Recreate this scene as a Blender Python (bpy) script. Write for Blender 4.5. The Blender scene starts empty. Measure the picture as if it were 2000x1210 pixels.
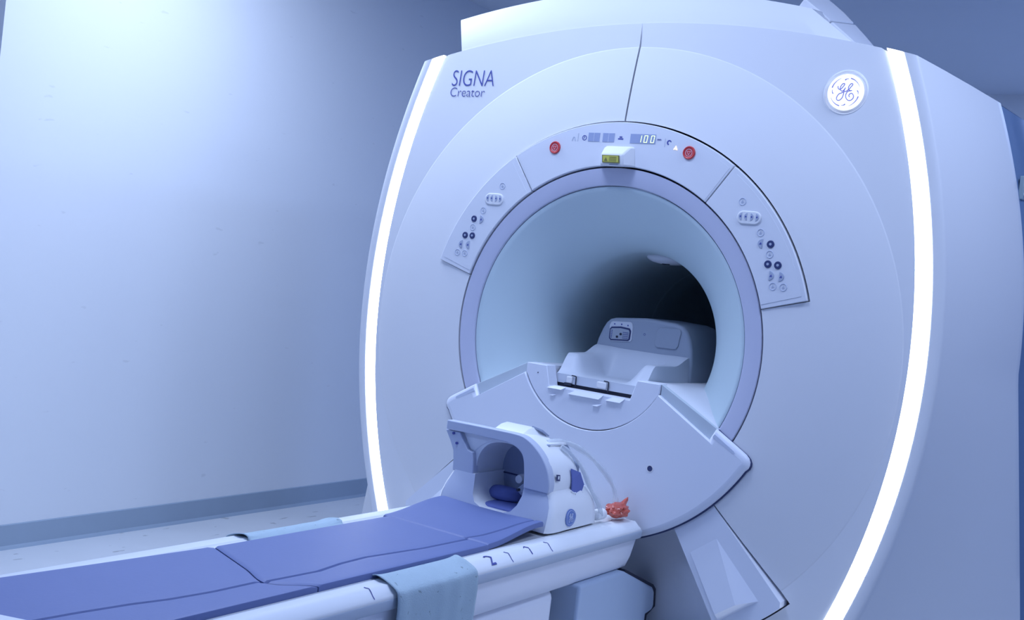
import bpy, bmesh, math, random
from mathutils import Vector, Matrix
random.seed(7)
sc = bpy.context.scene
C = sc.collection
ISO = 1.0      # bore axis height above the floor; scanner and table are drafted round the bore axis

# ------------------------------------------------------------------ camera
CAM_LOC = (1.43443, -2.58367, 0.13429 + ISO)
YAW, PITCH, ROLL, FPX = -0.587135, -0.0292957, 0.1195024, 2145.0
f = Vector((math.sin(YAW)*math.cos(PITCH), math.cos(YAW)*math.cos(PITCH), math.sin(PITCH)))
r = Vector((math.cos(YAW), -math.sin(YAW), 0))
u = r.cross(f)
cr, sr = math.cos(ROLL), math.sin(ROLL)
rr, uu = cr*r + sr*u, -sr*r + cr*u
cam = bpy.data.cameras.new('camera'); cam_o = bpy.data.objects.new('camera', cam); C.objects.link(cam_o)
M = Matrix((rr, uu, -f)).transposed().to_4x4(); M.translation = CAM_LOC
cam_o.matrix_world = M
cam.sensor_width = 36; cam.lens = FPX/2000*36; cam.clip_start = .02
sc.camera = cam_o

# ------------------------------------------------------------------ view, world, lamps
sc.view_settings.view_transform = 'Standard'; sc.view_settings.look = 'None'
sc.view_settings.exposure = 0.0; sc.view_settings.gamma = 1.0
sc.view_settings.use_curve_mapping = False
w = bpy.data.worlds.new('world'); sc.world = w; w.use_nodes = True
w.node_tree.nodes['Background'].inputs[0].default_value = (.3, .4, .7, 1)
w.node_tree.nodes['Background'].inputs[1].default_value = .05
KEY = (.55, .68, 1.0)
FILL = (.36, .52, 1.0)
def lamp(name, loc, size, power, color=KEY, rot=(0, 0, 0)):
    l = bpy.data.lights.new(name, 'AREA'); l.shape = 'RECTANGLE'; l.size, l.size_y = size
    l.energy = power; l.color = color
    o = bpy.data.objects.new(name, l); C.objects.link(o); o.location = loc; o.rotation_euler = rot
    return o
CEIL = 2.5
lamp('ceiling_or_fill_lamp', (-1.20, -.15, CEIL-.03), (.6, .6), 24, (.63, .745, 1.0))
lamp('ceiling_or_fill_lamp', (-.10, -.80, CEIL-.03), (.5, .5), 16.5)
lamp('ceiling_or_fill_lamp', (1.50, -.38, CEIL-.03), (.5, .5), 20)
lamp('ceiling_or_fill_lamp', (-.6, -3.0, CEIL-.03), (.6, .6), 19, FILL)  # unseen fill lamp, added to lift the general ambient
lamp('ceiling_or_fill_lamp', (1.3, 2.6, CEIL-.03), (.5, .5), 38, FILL)  # unseen fill lamp, added to brighten ceiling and walls behind the scanner

# ------------------------------------------------------------------ materials
def mat(name, col, rough=.45, spec=.5, emit=0, bump=0, bscale=200, noise=0, nscale=20, alpha=1, trans=0, metal=0, speck=None):
    m = bpy.data.materials.new(name); m.use_nodes = True
    nt = m.node_tree; b = nt.nodes['Principled BSDF']
    b.inputs['Base Color'].default_value = (*col, 1); b.inputs['Roughness'].default_value = rough
    b.inputs['Specular IOR Level'].default_value = spec; b.inputs['Metallic'].default_value = metal
    b.inputs['Alpha'].default_value = alpha; b.inputs['Transmission Weight'].default_value = trans
    if emit:
        b.inputs['Emission Color'].default_value = (*col, 1); b.inputs['Emission Strength'].default_value = emit
    tc = nt.nodes.new('ShaderNodeTexCoord')
    if bump:
        n = nt.nodes.new('ShaderNodeTexNoise'); n.inputs['Scale'].default_value = bscale; n.inputs['Detail'].default_value = 4
        bp = nt.nodes.new('ShaderNodeBump'); bp.inputs['Strength'].default_value = bump; bp.inputs['Distance'].default_value = .002
        nt.links.new(tc.outputs['Object'], n.inputs['Vector'])
        nt.links.new(n.outputs['Fac'], bp.inputs['Height']); nt.links.new(bp.outputs['Normal'], b.inputs['Normal'])
    if noise:
        n = nt.nodes.new('ShaderNodeTexNoise'); n.inputs['Scale'].default_value = nscale; n.inputs['Detail'].default_value = 5
        mx = nt.nodes.new('ShaderNodeMix'); mx.data_type = 'RGBA'
        mx.inputs['A'].default_value = (*col, 1)
        mx.inputs['B'].default_value = (*[c*(1-noise) for c in col], 1)
        nt.links.new(tc.outputs['Object'], n.inputs['Vector'])
        nt.links.new(n.outputs['Fac'], mx.inputs['Factor'])
        out = mx.outputs['Result']
        if speck:
            scl, thr, dark = speck
            n2 = nt.nodes.new('ShaderNodeTexNoise'); n2.inputs['Scale'].default_value = 1; n2.inputs['Detail'].default_value = 3
            mp = nt.nodes.new('ShaderNodeMapping'); mp.inputs['Scale'].default_value = scl
            nt.links.new(tc.outputs['Object'], mp.inputs['Vector']); nt.links.new(mp.outputs['Vector'], n2.inputs['Vector'])
            rp = nt.nodes.new('ShaderNodeValToRGB'); rp.color_ramp.elements[0].position = thr; rp.color_ramp.elements[1].position = thr+.03
            nt.links.new(n2.outputs['Fac'], rp.inputs['Fac'])
            m2 = nt.nodes.new('ShaderNodeMix'); m2.data_type = 'RGBA'
            m2.inputs['B'].default_value = (*[c*dark for c in col], 1)
            nt.links.new(out, m2.inputs['A']); nt.links.new(rp.outputs['Color'], m2.inputs['Factor'])
            out = m2.outputs['Result']
        nt.links.new(out, b.inputs['Base Color'])
    return m
PL = mat('white_plastic', (.78, .79, .82), .58, .3, noise=.02, nscale=3)
PANEL = mat('panel_plastic', (.74, .76, .82), .55, .35, noise=.02, nscale=3)
RING = mat('ring_plastic', (.58, .60, .74), .4, noise=.02, nscale=3)
COVER = mat('cover_plastic', (.78, .81, .90), .4, noise=.02, nscale=3)
LINER = mat('bore_liner', (.60, .72, .76), .5, noise=.03, nscale=4)
INNER = mat('inner_bore', (.34, .44, .49), .6, noise=.05, nscale=6)
BAND = mat('grey_edge_band', (.56, .63, .69), .55, noise=.05, nscale=30)
REAR = mat('rear_cover_blue', (.14, .22, .38), .55, noise=.04, nscale=4)  # dark blue-grey, much darker than the front covers
DARK = mat('dark_gap', (.02, .025, .05), .7, noise=.2)
GROOVE = mat('groove_shading', (.62, .67, .80), .5, noise=.03)  # cover colour darkened for the groove's shading
SEAM = mat('seam_navy', (.04, .055, .15), .6, noise=.1)
LED = mat('light_strip', (.86, .93, 1.0), .4, emit=7)
EMB = mat('backlit_emblem', (.9, .93, 1.0), .3, emit=.75)
INK = mat('blue_ink', (.07, .09, .36), .5, noise=.05)
VIOLET = mat('violet_ink', (.30, .28, .68), .5, noise=.05)
WALL = mat('wall_paint', (.80, .83, .87), .45, .3, noise=.012, nscale=40, speck=((2, 9, 30), .70, .9))
WALLB = mat('dim_bounce_wall', (.24, .31, .46), .5, .3, noise=.012, nscale=40)  # colour of the unseen walls, darkened to cut bounced light
CEILM = mat('ceiling_paint', (.74, .78, .84), .7, noise=.04, nscale=2)
FLOOR = mat('vinyl_floor', (.74, .77, .80), .38, noise=.10, nscale=5, bump=.08, bscale=60, speck=((30, 9, 20), .655, .6))
SKIRT = mat('baseboard_vinyl', (.36, .45, .56), .5, noise=.14, nscale=6)
PAD = mat('blue_vinyl_pad', (.145, .19, .40), .5, .4, noise=.06, nscale=9, bump=.1, bscale=120)
PADD = mat('dark_blue_foam', (.13, .17, .47), .7, noise=.1, nscale=15)
CLOTH = mat('grey_cloth', (.46, .58, .66), .95, .05, noise=.12, nscale=30, bump=.5, bscale=400, speck=((70, 70, 70), .68, .6))
RAILM = mat('rail_plastic', (.76, .79, .83), .5, .35, noise=.02)
RAILD = mat('rail_lip', (.46, .53, .64), .5, noise=.04)
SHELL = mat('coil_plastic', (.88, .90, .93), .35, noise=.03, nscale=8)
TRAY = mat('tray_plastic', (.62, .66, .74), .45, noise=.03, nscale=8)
CARR = mat('carriage_back_shaded', (.38, .43, .52), .4, noise=.03, nscale=8)  # darker copy of the tray plastic, shade inside the bore put into the colour
SHELLF = mat('coil_front_shaded', (.55, .60, .74), .42, noise=.03, nscale=8)  # coil plastic darkened, shade of the front faces put into the colour
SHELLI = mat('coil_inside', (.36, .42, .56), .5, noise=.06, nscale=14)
RED = mat('red_button', (.62, .045, .05), .4, noise=.06)
REDL = mat('red_button_mark', (.75, .42, .48), .5, noise=.05)
GREYB = mat('grey_button', (.42, .47, .60), .45, noise=.05)
KEYR = mat('key_outline', (.50, .55, .68), .5, noise=.03)
NAVY = mat('navy_button', (.035, .05, .16), .35, noise=.1)
SCR = mat('display_window', (.36, .42, .62), .3, noise=.05)
DIGIT = mat('lit_digit', (.80, .95, .50), .5, emit=.95)
AMBER = mat('amber_lamp', (1., .78, .45), .5, emit=1.4)
YEL = mat('warning_yellow', (.58, .56, .10), .5, noise=.08, nscale=200)
OLIVE = mat('warning_print', (.20, .20, .06), .6, noise=.1)
BAG = mat('clear_plastic', (.80, .86, .93), .18, .7, alpha=.55, noise=.15, nscale=60, bump=.6, bscale=90)
ORANGE = mat('crumpled_red_plastic', (.72, .12, .075), .25, .8, noise=.35, nscale=60, bump=.5, bscale=90)
LOGO = mat('logo_blue', (.16, .25, .58), .45, noise=.04)
LOGOW = mat('logo_pale', (.55, .62, .80), .45, noise=.04)
STEEL = mat('connector_metal', (.50, .54, .60), .35, noise=.1, metal=.3)

# ------------------------------------------------------------------ mesh helpers
def finish(name, me, m, parent=None, smooth=40, bevel=0, seg=2, bangle=35, solid=0, soff=-1):
    o = bpy.data.objects.new(name, me); C.objects.link(o)
    if m: me.materials.append(m)
    if parent: o.parent = parent
    if smooth:
        me.polygons.foreach_set('use_smooth', [True]*len(me.polygons)); me.set_sharp_from_angle(angle=math.radians(smooth))
    me.update()
    if solid:
        s = o.modifiers.new('thickness', 'SOLIDIFY'); s.thickness = solid; s.offset = soff
    if bevel:
        b = o.modifiers.new('bevel', 'BEVEL'); b.width = bevel; b.segments = seg; b.limit_method = 'ANGLE'; b.angle_limit = math.radians(bangle)
        b.harden_normals = False
    return o
def fix(me):
    bm = bmesh.new(); bm.from_mesh(me); bmesh.ops.remove_doubles(bm, verts=bm.verts, dist=1e-6)
    bmesh.ops.recalc_face_normals(bm, faces=bm.faces); bm.to_mesh(me); bm.free()
def raw(name, vs, fs, m, parent=None, fixn=True, **k):
    me = bpy.data.meshes.new(name); me.from_pydata([tuple(v) for v in vs], [], fs)
    if fixn: fix(me)
    return finish(name, me, m, parent, **k)
def prism(name, pts, y0, y1, m, parent=None, **k):
    """polygon drawn in x,z, extruded from y0 (front) to y1 (back)"""
    n = len(pts); vs = [(x, y0, z) for x, z in pts] + [(x, y1, z) for x, z in pts]
    fs = [tuple(range(n)), tuple(range(2*n-1, n-1, -1))] + [(i, (i+1) % n, n+(i+1) % n, n+i) for i in range(n)]
    return raw(name, vs, fs, m, parent, **k)
def zprism(name, pts, z0, z1, m, parent=None, **k):
    n = len(pts); vs = [(x, y, z0) for x, y in pts] + [(x, y, z1) for x, y in pts]
    fs = [tuple(range(n)), tuple(range(2*n-1, n-1, -1))] + [(i, (i+1) % n, n+(i+1) % n, n+i) for i in range(n)]
    return raw(name, vs, fs, m, parent, **k)
def sweep_y(name, pts, y0, y1, m, parent=None, **k): return prism(name, pts, y0, y1, m, parent, **k)
def box(name, c, s, m, parent=None, **k):
    x, y, z = c; a, b, d = s[0]/2, s[1]/2, s[2]/2
    return prism(name, [(x-a, z-d), (x+a, z-d), (x+a, z+d), (x-a, z+d)], y-b, y+b, m, parent, **k)
def arc(cx, cz, R, t0, t1, n=24):
    return [(cx+R*math.cos(math.radians(t0+(t1-t0)*i/n)), cz+R*math.sin(math.radians(t0+(t1-t0)*i/n))) for i in range(n+1)]
def sector(name, r0, r1, t0, t1, y0, y1, m, parent=None, n=40, **k):
    return prism(name, arc(0, 0, r1, t0, t1, n)+arc(0, 0, r0, t1, t0, n), y0, y1, m, parent, **k)
def lathe(name, prof, m, parent=None, seg=128, t0=0, t1=360, closed=False, **k):
    full = abs(t1-t0-360) < 1e-6; cols = seg if full else seg+1
    vs = []
    for i in range(cols):
        t = math.radians(t0+(t1-t0)*i/seg)
        vs += [(rad*math.cos(t), y, rad*math.sin(t)) for rad, y in prof]
    P = len(prof); fs = []
    for i in range(seg):
        a = i*P; b = ((i+1) % cols)*P
        for j in range(P if closed else P-1):
            j2 = (j+1) % P; fs.append((a+j, b+j, b+j2, a+j2))
    return raw(name, vs, fs, m, parent, **k)
def grid(name, rows, m, parent=None, **k):
    n = len(rows[0]); vs = [p for rw in rows for p in rw]
    fs = [(i*n+j, i*n+j+1, (i+1)*n+j+1, (i+1)*n+j) for i in range(len(rows)-1) for j in range(n-1)]
    return raw(name, vs, fs, m, parent, fixn=k.pop('fixn', False), **k)
def loft(name, rings, m, parent=None, caps=True, **k):
    n = len(rings[0]); vs = [p for rw in rings for p in rw]
    fs = [(i*n+j, i*n+(j+1) % n, (i+1)*n+(j+1) % n, (i+1)*n+j) for i in range(len(rings)-1) for j in range(n)]
    if caps: fs += [tuple(range(n))[::-1], tuple((len(rings)-1)*n+j for j in range(n))]
    return raw(name, vs, fs, m, parent, **k)
def smoothpts(pts, n=6):
    P = [Vector(p) for p in pts]; out = []
    for i in range(len(P)-1):
        a, b, c, d = P[max(i-1, 0)], P[i], P[i+1], P[min(i+2, len(P)-1)]
        for j in range(n):
            t = j/n; out.append(.5*((2*b)+(c-a)*t+(2*a-5*b+4*c-d)*t*t+(3*b-a-3*c+d)*t**3))
    out.append(P[-1]); return out
def tube_rings(pts, rad, sides=8):
    P = [Vector(p) for p in pts]; rings = []; prev = None
    for i, p in enumerate(P):
        t = (P[min(i+1, len(P)-1)]-P[max(i-1, 0)]).normalized()
        nn = Vector((0, 1, 0)) if prev is None else prev
        nn = nn - t*nn.dot(t)
        if nn.length < 1e-4: nn = Vector((1, 0, 0)) - t*t.x
        nn.normalize(); prev = nn; bb = t.cross(nn)
        R = rad[i] if isinstance(rad, (list, tuple)) else rad
        rings.append([p+R*(math.cos(2*math.pi*j/sides)*nn+math.sin(2*math.pi*j/sides)*bb) for j in range(sides)])
    return rings
def tube(name, pts, rad, m, parent=None, sides=8, sm=5, **k):
    P = smoothpts(pts, sm) if sm else pts
    return loft(name, tube_rings(P, rad, sides), m, parent, **k)
def disc_y(name, x, z, R, y0, y1, m, parent=None, sx=1, n=24, **k):
    return prism(name, [(x+sx*R*math.cos(2*math.pi*i/n), z+R*math.sin(2*math.pi*i/n)) for i in range(n)], y0, y1, m, parent, **k)
def empty(name, loc, label, cat, group=None):
    o = bpy.data.objects.new(name, None); C.objects.link(o); o.location = loc; o.empty_display_size = .1
    o['label'] = label; o['category'] = cat
    if group: o['group'] = group
    return o
def tag(o, label, cat, group=None):
    o['label'] = label; o['category'] = cat
    if group: o['group'] = group
    return o
def struct(o): o['kind'] = 'structure'; return o
def text_mesh(name, body, width, height, thin, m, parent, place, depth=.0008):
    """lettering as mesh; place maps (u, v, w) to the scene"""
    cu = bpy.data.curves.new(name, 'FONT'); cu.body = body; cu.size = 1; cu.offset = thin; cu.extrude = .01
    to = bpy.data.objects.new(name, cu); C.objects.link(to)
    dg = bpy.context.evaluated_depsgraph_get()
    me = bpy.data.meshes.new_from_object(to.evaluated_get(dg)); bpy.data.objects.remove(to)
    xs = [v.co.x for v in me.vertices]; ys = [v.co.y for v in me.vertices]
    x0, x1, y0, y1 = min(xs), max(xs), min(ys), max(ys)
    for v in me.vertices:
        v.co = Vector(place((v.co.x-x0)/(x1-x0)*width, (v.co.y-y0)/(y1-y0)*height, (v.co.z+.01)/.02*depth))
    me.materials.clear()
    return finish(name, me, m, parent, smooth=0)
def smoothstep(a, b, x):
    t = max(0, min(1, (x-a)/(b-a))); return t*t*(3-2*t)

# ------------------------------------------------------------------ the room
FZ = -ISO; CZ = CEIL-ISO
XL, XR, YB, YF = -2.005, 2.7, 4.12, -4.4
struct(box('floor', ((XL+XR)/2-.3, (YB+YF)/2, FZ-.05), (XR-XL+.8, YB-YF+.2, .1), FLOOR, smooth=0))
struct(box('ceiling', ((XL+XR)/2-.3, (YB+YF)/2, CZ+.05), (XR-XL+.8, YB-YF+.2, .1), CEILM, smooth=0))
WE = -.570   # near end of the left wall (corner of a recess)
struct(box('wall_left', (XL-.15, (WE+YB)/2, (FZ+CZ)/2), (.3, YB-WE, CZ-FZ), WALL, smooth=0))
struct(box('wall_left_recess', (XL-.34, (YF+WE)/2, (FZ+CZ)/2), (.08, WE-YF, CZ-FZ), WALL, smooth=0))
struct(box('wall_back', ((XL+XR)/2, YB+.05, (FZ+CZ)/2), (XR-XL, .1, CZ-FZ), WALL, smooth=0))
struct(box('wall_right', (XR+.05, (YB+YF)/2, (FZ+CZ)/2), (.1, YB-YF, CZ-FZ), WALLB, smooth=0))
struct(box('wall_front', ((XL+XR)/2-.3, YF-.05, (FZ+CZ)/2), (XR-XL+.6, .1, CZ-FZ), WALLB, smooth=0))
struct(prism('baseboard_left', [(XL, FZ), (XL+.016, FZ), (XL+.012, FZ+.006), (XL+.006, FZ+.012), (XL+.004, FZ+.083), (XL, FZ+.086)], WE, YB, SKIRT, smooth=0))
struct(box('baseboard_back', ((XL+XR)/2, YB-.004, FZ+.042), (XR-XL-.02, .008, .084), SKIRT, smooth=0))

# ------------------------------------------------------------------ the scanner
S = empty('mri_scanner', (0, .7, FZ), 'large white scanner with round bore and two glowing vertical light strips', 'mri scanner')
S.location = (0, 0, 0)
def h_in(z): return .8043-(.304 if z < .038 else .268)*(z-.038)**2        # inner edge of the light strips
def zt(x): return .857-.187*x*x               # top edge of the front
def inside(x, z): return abs(x) < h_in(z) and z < zt(x) and z > -.97
def rb(t):
    a, b = .3, 1.6
    for _ in range(40):
        mrad = (a+b)/2
        if inside(mrad*math.cos(t), mrad*math.sin(t)): a = mrad
        else: b = mrad
    return a
def fy(rad):                                   # relief of the front cover
    if rad < .50: return 0
    if rad < .788: return .037*((rad-.50)/.288)**1.6
    if rad < .791: return .037+.0013*(rad-.788)/.003
    return .0383+.020*(rad-.791)
def flat(x): return 1-.25*smoothstep(.3, .8, abs(x))     # the relief dies down towards the sides
GAP = .0026
def fascia(name, side, label):
    vs = []; fs = []
    def seg(t0, t1, rin, n):
        base = len(vs); cols = n+1
        for i in range(cols):
            t = math.radians(t0+(t1-t0)*i/n); R = rb(t)-.002
            rads = sorted({rin, *[q for q in (rin+.0025, .50, .53, .56, .60, .63, .66, .69, .72, .75, .775, .788, .791) if q > rin+.002]})
            rads = [min(q, R-.01+.0004*k) for k, q in enumerate(rads)] + [(R+max(rads[-1], .79))/2, R-.003, R]
            for q in rads:
                x = q*math.cos(t); x = max(x, GAP) if q*math.sin(t) > 0 else x
                vs.append((side*x, fy(q)*flat(x), q*math.sin(t)))
            P = len(rads)
        for i in range(n):
            for j in range(P-1):
                fs.append((base+i*P+j, base+i*P+j+1, base+(i+1)*P+j+1, base+(i+1)*P+j))
    seg(90, 16.1, .5855, 80); seg(16.1, -43.6, .4635, 60); seg(-43.6, -89.8, .826, 40)
    if side < 0: fs[:] = [q[::-1] for q in fs]
    me = bpy.data.meshes.new(name); me.from_pydata(vs, [], fs)
    bm = bmesh.new(); bm.from_mesh(me); bmesh.ops.remove_doubles(bm, verts=bm.verts, dist=1e-5)
    be = [e for e in bm.edges if e.is_boundary]
    ext = bmesh.ops.extrude_edge_only(bm, edges=be)
    bmesh.ops.translate(bm, verts=[g for g in ext['geom'] if isinstance(g, bmesh.types.BMVert)], vec=(0, .022, 0))
    bmesh.ops.recalc_face_normals(bm, faces=bm.faces)
    if max(bm.faces, key=lambda q: q.calc_area()).normal.y > 0: bmesh.ops.reverse_faces(bm, faces=bm.faces)
    bm.to_mesh(me); bm.free()
    o = finish(name, me, PL, S, smooth=9)
    o['label'] = label
    return o
for sd, lb in ((1, 'right half of the white front cover'), (-1, 'left half of the white front cover')):
    o = fascia('front_cover', sd, lb)
def column(side, offs, n=60, zlo=-.97):
    """offs: list of (extra half width, y) -> grid rows running up the barrel outline"""
    rows = []
    for i in range(n+1):
        s = i/n; rw = []
        for dx, y in offs:
            ztop = .75
            for _ in range(8): ztop = zt(h_in(ztop)+dx)
            z = zlo+(ztop-zlo)*s
            low = (.304*(z-.038)**2+.13*(.038-z))*max(0, min(1, (y-.05)/.34)) if z < .038 else 0     # the sides straighten below the axis
            rw.append((side*(h_in(z)+dx+low), y, z))
        rows.append(rw)
    return rows
for sd, nm in ((1, 'right'), (-1, 'left')):
    fl = False
    o = grid('light_strip', column(sd, [(.0003, .040), (.0010, .0295), (.010, .0283), (.018, .0280), (.027, .0280), (.0355, .0285), (.0360, .036)]), LED, S, smooth=60)
    o['label'] = nm+' glowing white light strip'
    grid('edge_trim', column(sd, [(.0366, .040), (.0370, .0285), (.0395, .0270), (.055, .0270), (.062, .0278), (.0655, .0300), (.0670, .0335), (.0680, .0380)]), PL, S, smooth=60)
    grid('side_cover', column(sd, [(.0680, .0380), (.0688, .0405), (.0715, .048), (.101, .14), (.136, .26), (.169, .38), (.174, .400), (.172, .404), (.160, .406)]), PL, S, smooth=50)
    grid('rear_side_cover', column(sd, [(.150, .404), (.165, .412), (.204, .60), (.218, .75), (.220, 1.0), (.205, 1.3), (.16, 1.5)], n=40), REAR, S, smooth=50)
# top skin following the arched outline
def topx(dx):
    z = .75
    for _ in range(8): z = zt(h_in(z)+dx)
    return h_in(z)+dx
rows = []
for dx, y in [(.0, .056), (.0366, .056), (.068, .056), (.101, .14), (.136, .26), (.172, .402)]:
    X = topx(dx); rows.append([(X*(-1+2*i/40), y, zt(X*(-1+2*i/40))) for i in range(41)])
grid('top_cover', rows, PL, S, smooth=50)
rows = []
for dx, y in [(.165, .406), (.204, .60), (.218, .75), (.220, 1.0), (.205, 1.3), (.16, 1.5)]:
    X = topx(dx); rows.append([(X*(-1+2*i/40), y, zt(X*(-1+2*i/40))) for i in range(41)])
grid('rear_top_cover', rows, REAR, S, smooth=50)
# brow above the front: leaning back, straight cut at the left, raked cut at the right
def brow():
    front, back = [], []
    n = 60
    for i in range(n+1):
        s = i/n; xf = -.598+(.580+.598)*s; xb = -.650+(.447+.650)*s
        front.append((xf, fy(math.hypot(xf, zt(xf)))*flat(xf)+.0006, zt(xf)-.006)); back.append((xb, .080, zt(xb)+(.116-.02*s if s < .5 else .106-.036*(s-.5)/.5)))
    mid = [((a[0]*.06+b[0]*.94), a[1]*.06+b[1]*.94-.001, a[2]*.06+b[2]*.94) for a, b in zip(front, back)]
    top = [(b[0], .22, b[2]+.022) for b in back]
    low = [(b[0], .24, .70) for b in back]
    low2 = [(a[0], .06, .70) for a in front]
    rings = [[front[i], mid[i], back[i], top[i], low[i], low2[i]] for i in range(n+1)]
    return loft('brow_cover', rings, PL, S, smooth=38)
brow()
def raked(name, quad):
    vs = [Vector(q) for q in quad]; n = (vs[1]-vs[0]).cross(vs[2]-vs[0]).normalized()
    if n.z < 0: n = -n
    lo = [v-n*.03 for v in vs]; k = len(vs)
    raw(name, vs+lo, [tuple(range(k)), tuple(range(2*k-1, k-1, -1))]+[(i, (i+1) % k, k+(i+1) % k, k+i) for i in range(k)], PANEL, S, bevel=.003, smooth=40)
raked('top_end_panel', [(.436, .145, .908), (.476, .145, .876), (.489, .29, .906), (.460, .29, .934), (.428, .29, .960), (.40, .29, .98), (.40, .145, .935)])
raked('top_end_panel', [(.479, .145, .873), (.530, .145, .832), (.574, .15, .795), (.590, .27, .800), (.562, .29, .830), (.527, .29, .868), (.492, .29, .903)])

# ring round the bore opening, flare and bore
lathe('bore_ring', [(.4592, .024), (.4592, .002), (.4575, .0), (.420, .004), (.4135, .007), (.4120, .012), (.4120, .03)], RING, S, seg=160, smooth=35)
prof = [(.4100, .032), (.4100, .013)]
for i in range(29):
    s = i/28; prof.append((.25+.1575*(1-s)**2, .012+.24*s))
lathe('bore_flare', prof, LINER, S, seg=160, smooth=60)
lathe('bore_tube', [(.2498, .250), (.2498, .80)], LINER, S, seg=128, smooth=60)
lathe('inner_bore_tube_added_end', [(.2498, .80), (.2490, .802), (.2488, .81), (.2488, 1.0), (.2498, 1.004), (.2498, 1.3), (.2498, 1.40), (.10, 1.42), (.001, 1.425)], LINER, S, seg=128, smooth=60)  # unseen far end closed off, added to keep rear light out
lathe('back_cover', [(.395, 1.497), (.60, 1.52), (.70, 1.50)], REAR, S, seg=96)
# dark inner chassis behind the seams
lathe('inner_chassis', [(.43, .034), (.45, .030), (.58, .030), (.66, .062), (.70, .066)], DARK, S, seg=96, t0=-44, t1=224)
box('seam_backing', (0, .063, .72), (.03, .004, .24), DARK, S, smooth=0)
# lamp pod and vents inside the bore
def bore_patch(name, t0, t1, y0, y1, rad, m, n=10, th=.006):
    rows = [[(rad*math.cos(math.radians(t0+(t1-t0)*i/n)), y, rad*math.sin(math.radians(t0+(t1-t0)*i/n))) for i in range(n+1)] for y in (y0, (y0+y1)/2, y1)]
    return grid(name, rows, m, S, smooth=60, solid=th, soff=0)
pod = loft('bore_lamp', [[(a*math.cos(q)*.055+.0, y, .246+a*math.sin(q)*.02) for q in [2*math.pi*j/20 for j in range(20)]] for y, a in ((.30, .25), (.31, .7), (.33, .95), (.37, 1), (.41, .9), (.43, .6), (.44, .2))], PANEL, S, smooth=60)
disc = box('lamp_slot', (.01, .335, .2265), (.02, .012, .002), DARK, S, smooth=0)
bore_patch('bore_vent', 38, 52, .62, .78, .2465, INNER)
bore_patch('bore_groove', 62, 84, .50, .512, .2475, DARK)
bore_patch('bore_socket', 8, 16, .43, .50, .247, DARK)

# ---- control panels
display = sector('display_panel', .4640, .5808, 55.45, 124.55, -.004, .02, PANEL, S, n=60, bevel=.0016)
display['label'] = 'curved display panel above the bore'
inl = sector('display_inlay', .4660, .5690, 56.0, 124.0, -.0048, -.003, PANEL, display, n=40)
BT = [('ring', .364, .390), ('pad', .3865, .351), ('ring', .421, .3165), ('dark', .450, .2905), ('dee', .4245, .2905), ('ring', .451, .2655),
      ('dark', .475, .241), ('dark', .4495, .2415), ('dee2', .4865, .214), ('dee2', .461, .214), ('ring', .4955, .189), ('ring', .469, .1885)]
def dee(x, z, side, R=.0105, w=.62):
    """half-round key with its flat edge away from `side`"""
    pts = [(x+side*(R*w*2*math.cos(a)-R*w), z+R*math.sin(a)) for a in [math.radians(-80+160*i/14) for i in range(15)]]
    return pts
def panel(side):
    t = (16.3, 55.15) if side > 0 else (180-55.15, 180-16.3)
    p = sector('control_panel', .4640, .5808, t[0], t[1], -.004, .02, PANEL, S, n=40, bevel=.0016)
    p['label'] = ('right' if side > 0 else 'left')+' curved control panel with keys'
    ti = (17.6, 53.5) if side > 0 else (180-53.5, 180-17.6)
    sector('key_overlay', .4655, .570, ti[0], ti[1], -.0049, -.003, PANEL, p, n=40)
    for kind, x, z in BT:
        x *= side
        if kind == 'ring':
            R = .0092; n = 24
            vs = []; fs = []
            for i in range(n):
                a = 2*math.pi*i/n
                for q, y in ((R+.0008, -.0045), (R, -.0062), (R-.0009, -.0062), (R-.0016, -.0045)): vs.append((x+q*math.cos(a), y, z+q*math.sin(a)))
            for i in range(n):
                for j in range(3): fs.append((i*4+j, ((i+1) % n)*4+j, ((i+1) % n)*4+j+1, i*4+j+1))
            o = raw('round_key', vs, fs, KEYR, p)
            prism('key_symbol', [(x-.0024, z-.0036), (x+.0024, z-.0036), (x+.003, z-.0006), (x+.0008, z+.0005), (x+.0006, z+.0036), (x-.0006, z+.0036), (x-.0008, z+.0005), (x-.003, z-.0006)], -.0056, -.0044, GREYB, o, smooth=0)
        elif kind == 'dark':
            o = disc_y('dark_key', x, z, .0095, -.0072, -.003, NAVY, p, bevel=.0012)
            disc_y('key_symbol', x, z, .0036, -.0076, -.0072, GREYB, o, n=6, smooth=0)
        elif kind in ('dee', 'dee2'):
            sg = -side if kind == 'dee' else side
            o = prism('half_round_key', dee(x, z, sg, .0125), -.0068, -.003, GREYB, p, bevel=.001)
            prism('key_symbol', [(x-.0035, z-.0028), (x+.0035, z-.0028), (x+.001, z+.0032)], -.0072, -.0066, INK, o, smooth=0)
        else:
            L = .0155; R = .0165
            pts = arc(x+L, z, R, -90, 90, 12)+arc(x-L, z, R, 90, 270, 12)
            o = prism('key_pad', pts, -.0085, -.003, PL, p, bevel=.0022)
            for k, (dx, sg) in enumerate(((-.0215, -1), (-.0075, -1), (.0075, 1), (.0215, 1))):
                kk = prism('half_round_key', dee(x+dx, z+.002, sg, .0098, .48), -.0098, -.008, GREYB, o, bevel=.0006)
                disc_y('key_symbol', x+dx, z+.002, .0022, -.0102, -.0097, INK, kk, n=8, smooth=0)
    return p
panel(1); panel(-1)

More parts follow.
